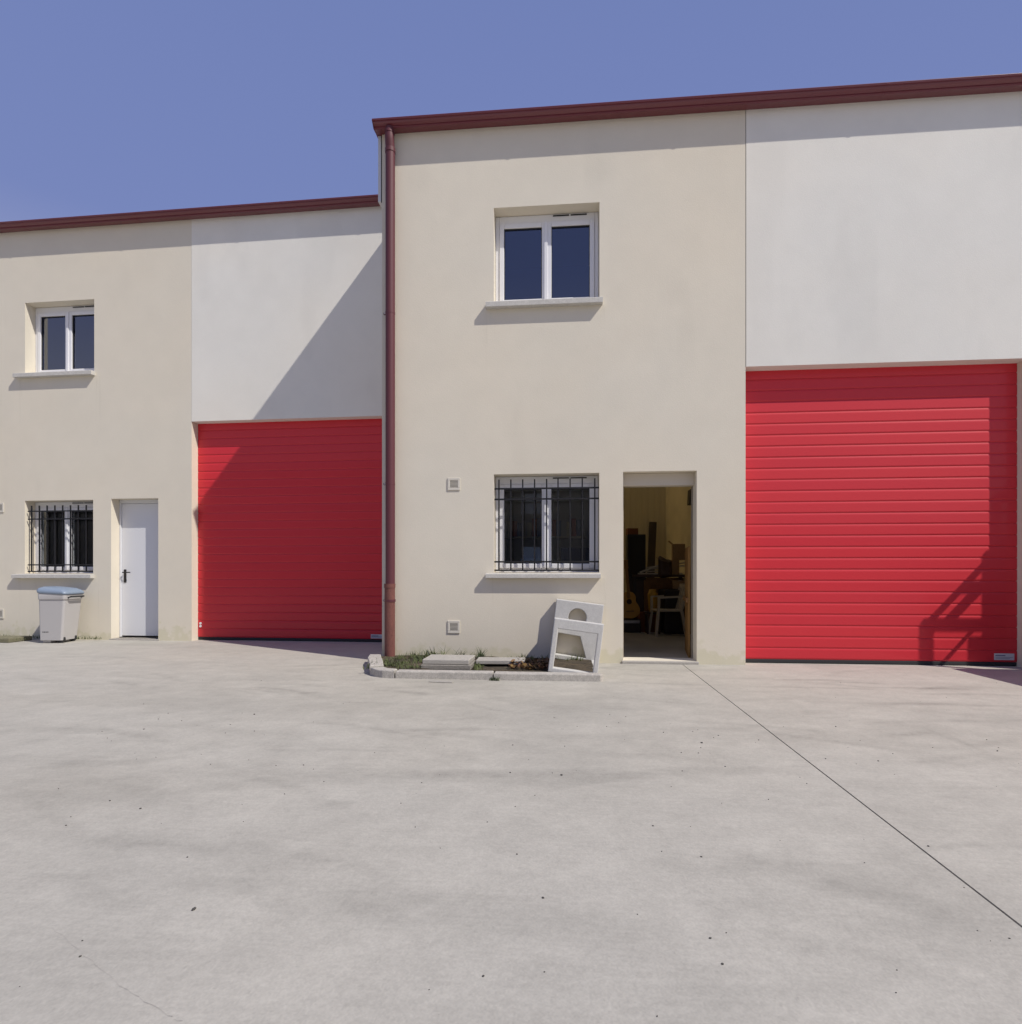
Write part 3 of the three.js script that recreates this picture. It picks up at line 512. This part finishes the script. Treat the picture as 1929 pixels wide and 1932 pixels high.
  mesh('board', rbox(-.012, .012, 0, 1.42, -.45, .3, .004), ply, dr); mesh('batten', rbox(-.04, -.013, .7, .76, -.44, .29, .003), wood, dr);
  const card = std(0xffffff, .9, { map: speck(.33, .21, .11, .35, 67) }), rust = std(lin(.22, .07, .025), .8);
  const boxes = [[1.98, 1.065, -4.0, .34, .26, .3, card, 'open brown cardboard box at the right end of the cluttered table'], [2.10, .80, -3.66, .26, .15, .3, card, 'flat cardboard box on top of the black case'], [1.52, .012, -3.85, .3, .36, .3, rust, 'rust-brown crate on the floor below the table'], [2.14, 1.33, -4.02, .22, .30, .2, card, 'small cardboard box topmost on the table pile'], [1.30, 1.815, -4.15, .2, .12, .2, rust, 'rust-brown box on top of the tall black cabinet']];
  for (const [bx, by, bz, w, h, d, m, l] of boxes) { const k = thing('storage_box', l, 'box', [bx, by, bz], rr(-.2, .2)); mesh('carton', rbox(-w / 2, w / 2, 0, h, -d / 2, d / 2, .006), m, k); mesh('tape', box(-.025, .025, h, h + .001, -d / 2 + .01, d / 2 - .01), pale, k); if (m === card) mesh('flap', flatBar([-w / 2, h, 0], [-w / 2 - .07, h + .06, 0], .01, d * .9), m, k); }
  const wh = tag(mesh('white_tube', bar([1.42, 1.10, -3.9], [2.0, 1.30, -4.1], .018, 10), pale, scene), 'pale tube lying aslant across the cluttered table', 'tube');
  const amp = thing('small_amplifier', 'small black amplifier under the honey-coloured guitar', 'amplifier', [1.24, .012, -3.68]); mesh('case', rbox(-.2, .15, 0, .235, -.13, .13, .01), bk, amp); mesh('panel', rbox(-.18, .13, .17, .22, .131, .137, .003), M.steel, amp);
  // office things behind the barred windows
  const desk = thing('low_cupboard', 'pale low cupboard behind the barred window of the near unit', 'cupboard', [-.22, .012, -.85]);
  mesh('body', rbox(-.6, .6, 0, 1.02, -.22, .22, .006), std(lin(.55, .54, .52), .5), desk); for (const sx of [-.3, .3]) mesh('door', rbox(sx - .29, sx + .29, .05, .98, .2205, .238, .004), std(lin(.58, .57, .55), .5), desk);
  const mo = thing('monitor', 'dark monitor seen through the right pane of the barred window', 'monitor', [.20, 1.033, -.84], .25);
  mesh('screen', rbox(-.24, .24, .08, .40, -.02, .02, .006), std(lin(.02, .025, .05), .3), mo); mesh('stand', rbox(-.1, .1, 0, .079, -.05, .05, .01), M.black, mo);
  const pr = thing('printer', 'pale blue-grey printer seen through the left pane of the barred window', 'printer', [-.42, 1.033, -.80], .15);
  mesh('body', rbox(-.17, .17, 0, .26, -.15, .15, .02), std(lin(.50, .55, .60), .5), pr); mesh('tray', flatBar([-.0, .24, -.12], [-.0, .42, -.2], .26, .012), std(lin(.55, .6, .65), .5), pr); mesh('slot', rbox(-.12, .12, .12, .14, .151, .156, .002), M.black, pr);
  const shf = thing('wall_shelf', 'pale shelf of files on the wall behind the barred window', 'shelf', [-.2, 1.72, -3.05]);
  mesh('board', rbox(-.9, .6, -.03, 0, -.12, .12, .003), pale, shf); for (let i = 0; i < 16; i++) mesh('file', rbox(-.85 + i * .085, -.775 + i * .085, .001, rr(.24, .32), -.1, .1, .003), std([lin(.5, .5, .5), lin(.2, .25, .4), lin(.45, .15, .1), lin(.6, .55, .4)][i * 7 % 4], .7), shf);
  const [cx, , cz] = L2W(-6.1, 0, -2.2);
  const cb = thing('filing_cabinet', 'blue-grey filing cabinet behind the far barred window', 'cabinet', [cx, .012, cz], LR);
  mesh('body', rbox(-.35, .35, 0, 1.35, -.25, .25, .006), std(lin(.10, .14, .22), .5), cb); for (let i = 0; i < 3; i++) mesh('drawer', rbox(-.33, .33, .06 + i * .43, .46 + i * .43, .251, .262, .004), std(lin(.12, .17, .26), .5), cb);
}

// ---------------------------------------------------------------- out of frame: what throws the shadow on the right door, what the glass mirrors
{
  const gal = std(lin(.30, .31, .32), .5, { metalness: .6 });
  const rk = thing('steel_rack', 'tall steel rack frame standing right of the near red door', 'rack');
  const zc = .50, dx = (zc + .155) * 1.85, dy = (zc + .155) * 2.35;
  const S = (x, y) => [x + dx, y + dy, zc];
  const fb = (n, a, b, w) => mesh(n, flatBar(S(...a), S(...b), w, .03), gal, rk);
  fb('brace', [5.02, 1.30], [4.30, .50], .07); fb('brace', [5.05, 1.11], [4.50, .50], .105); fb('rail', [4.25, .50], [5.3, .50], .095); fb('rail', [4.70, .95], [5.3, .95], .10);
  mesh('post', flatBar([4.30 + dx, 0, zc], [4.30 + dx, .50 + dy, zc], .115, .03), gal, rk);
  fb('brace', [4.83, .46], [4.44, .0], .045);
  mesh('post', flatBar([5.02 + dx, 0, zc], [5.02 + dx, 1.35 + dy, zc], .16, .03), gal, rk);
  mesh('side_panel', [box(4.83 + dx, 5.3 + dx, .15, .42 + dy, zc + .02, zc + .04)], gal, rk);
  mesh('post', flatBar([5.3 + dx, 0, zc], [5.3 + dx, 1.35 + dy, zc], .06, .03), gal, rk);
  const cr = thing('wooden_crate', 'slatted wooden crate standing right of the near red door', 'crate', [5.85, 0, 1.07]), cw = std(0xffffff, .85, { map: speck(.34, .24, .14, .5, 68) });
  for (let i = 0; i < 8; i++) { for (const z of [-.52, .52]) mesh('slat', rbox(-.55, .55, .02 + i * .135, .145 + i * .135, z - .011, z + .011, .003), cw, cr); for (const x of [-.538, .538]) mesh('slat', rbox(x - .011, x + .011, .02 + i * .135, .145 + i * .135, -.508, .508, .003), cw, cr); }
  mesh('lid', rbox(-.56, .56, 1.092, 1.115, -.54, .54, .004), cw, cr);
  const wm = std(lin(.30, .27, .23), .9), wr = std(lin(.12, .05, .04), .8);
  const o1 = thing('opposite_warehouse', 'long warehouse on the far side of the yard behind the viewer', 'building', [-19, -.06, 27]);
  mesh('wall', box(-34, 27, 0, 8.0, 0, 12), wm, o1); mesh('roof', box(-34.3, 27.3, 8.0, 8.4, -.3, 12.3), wr, o1); for (const x of [-8, -2, 4, 10, 16, 22]) mesh('window', box(x + .5, x + 2.2, 4.6, 5.8, -.05, -.002), std(lin(.5, .52, .55), .3), o1); for (const x of [-8, -2, 4, 10, 16, 22]) mesh('door', box(x - 1.7, x + 1.7, 0, 3.6, -.06, -.002), std(lin(.08, .09, .11), .6), o1);
  const o2 = thing('boundary_building', 'low store building on the far side of the yard', 'building', [36, -.06, 30]);
  mesh('wall', box(-26, 24, 0, 3.4, 0, 8), std(lin(.16, .16, .14), .9), o2); mesh('roof', box(-26.3, 24.3, 3.4, 3.7, -.3, 8.3), wr, o2);
}
renderer.render(scene, camera);
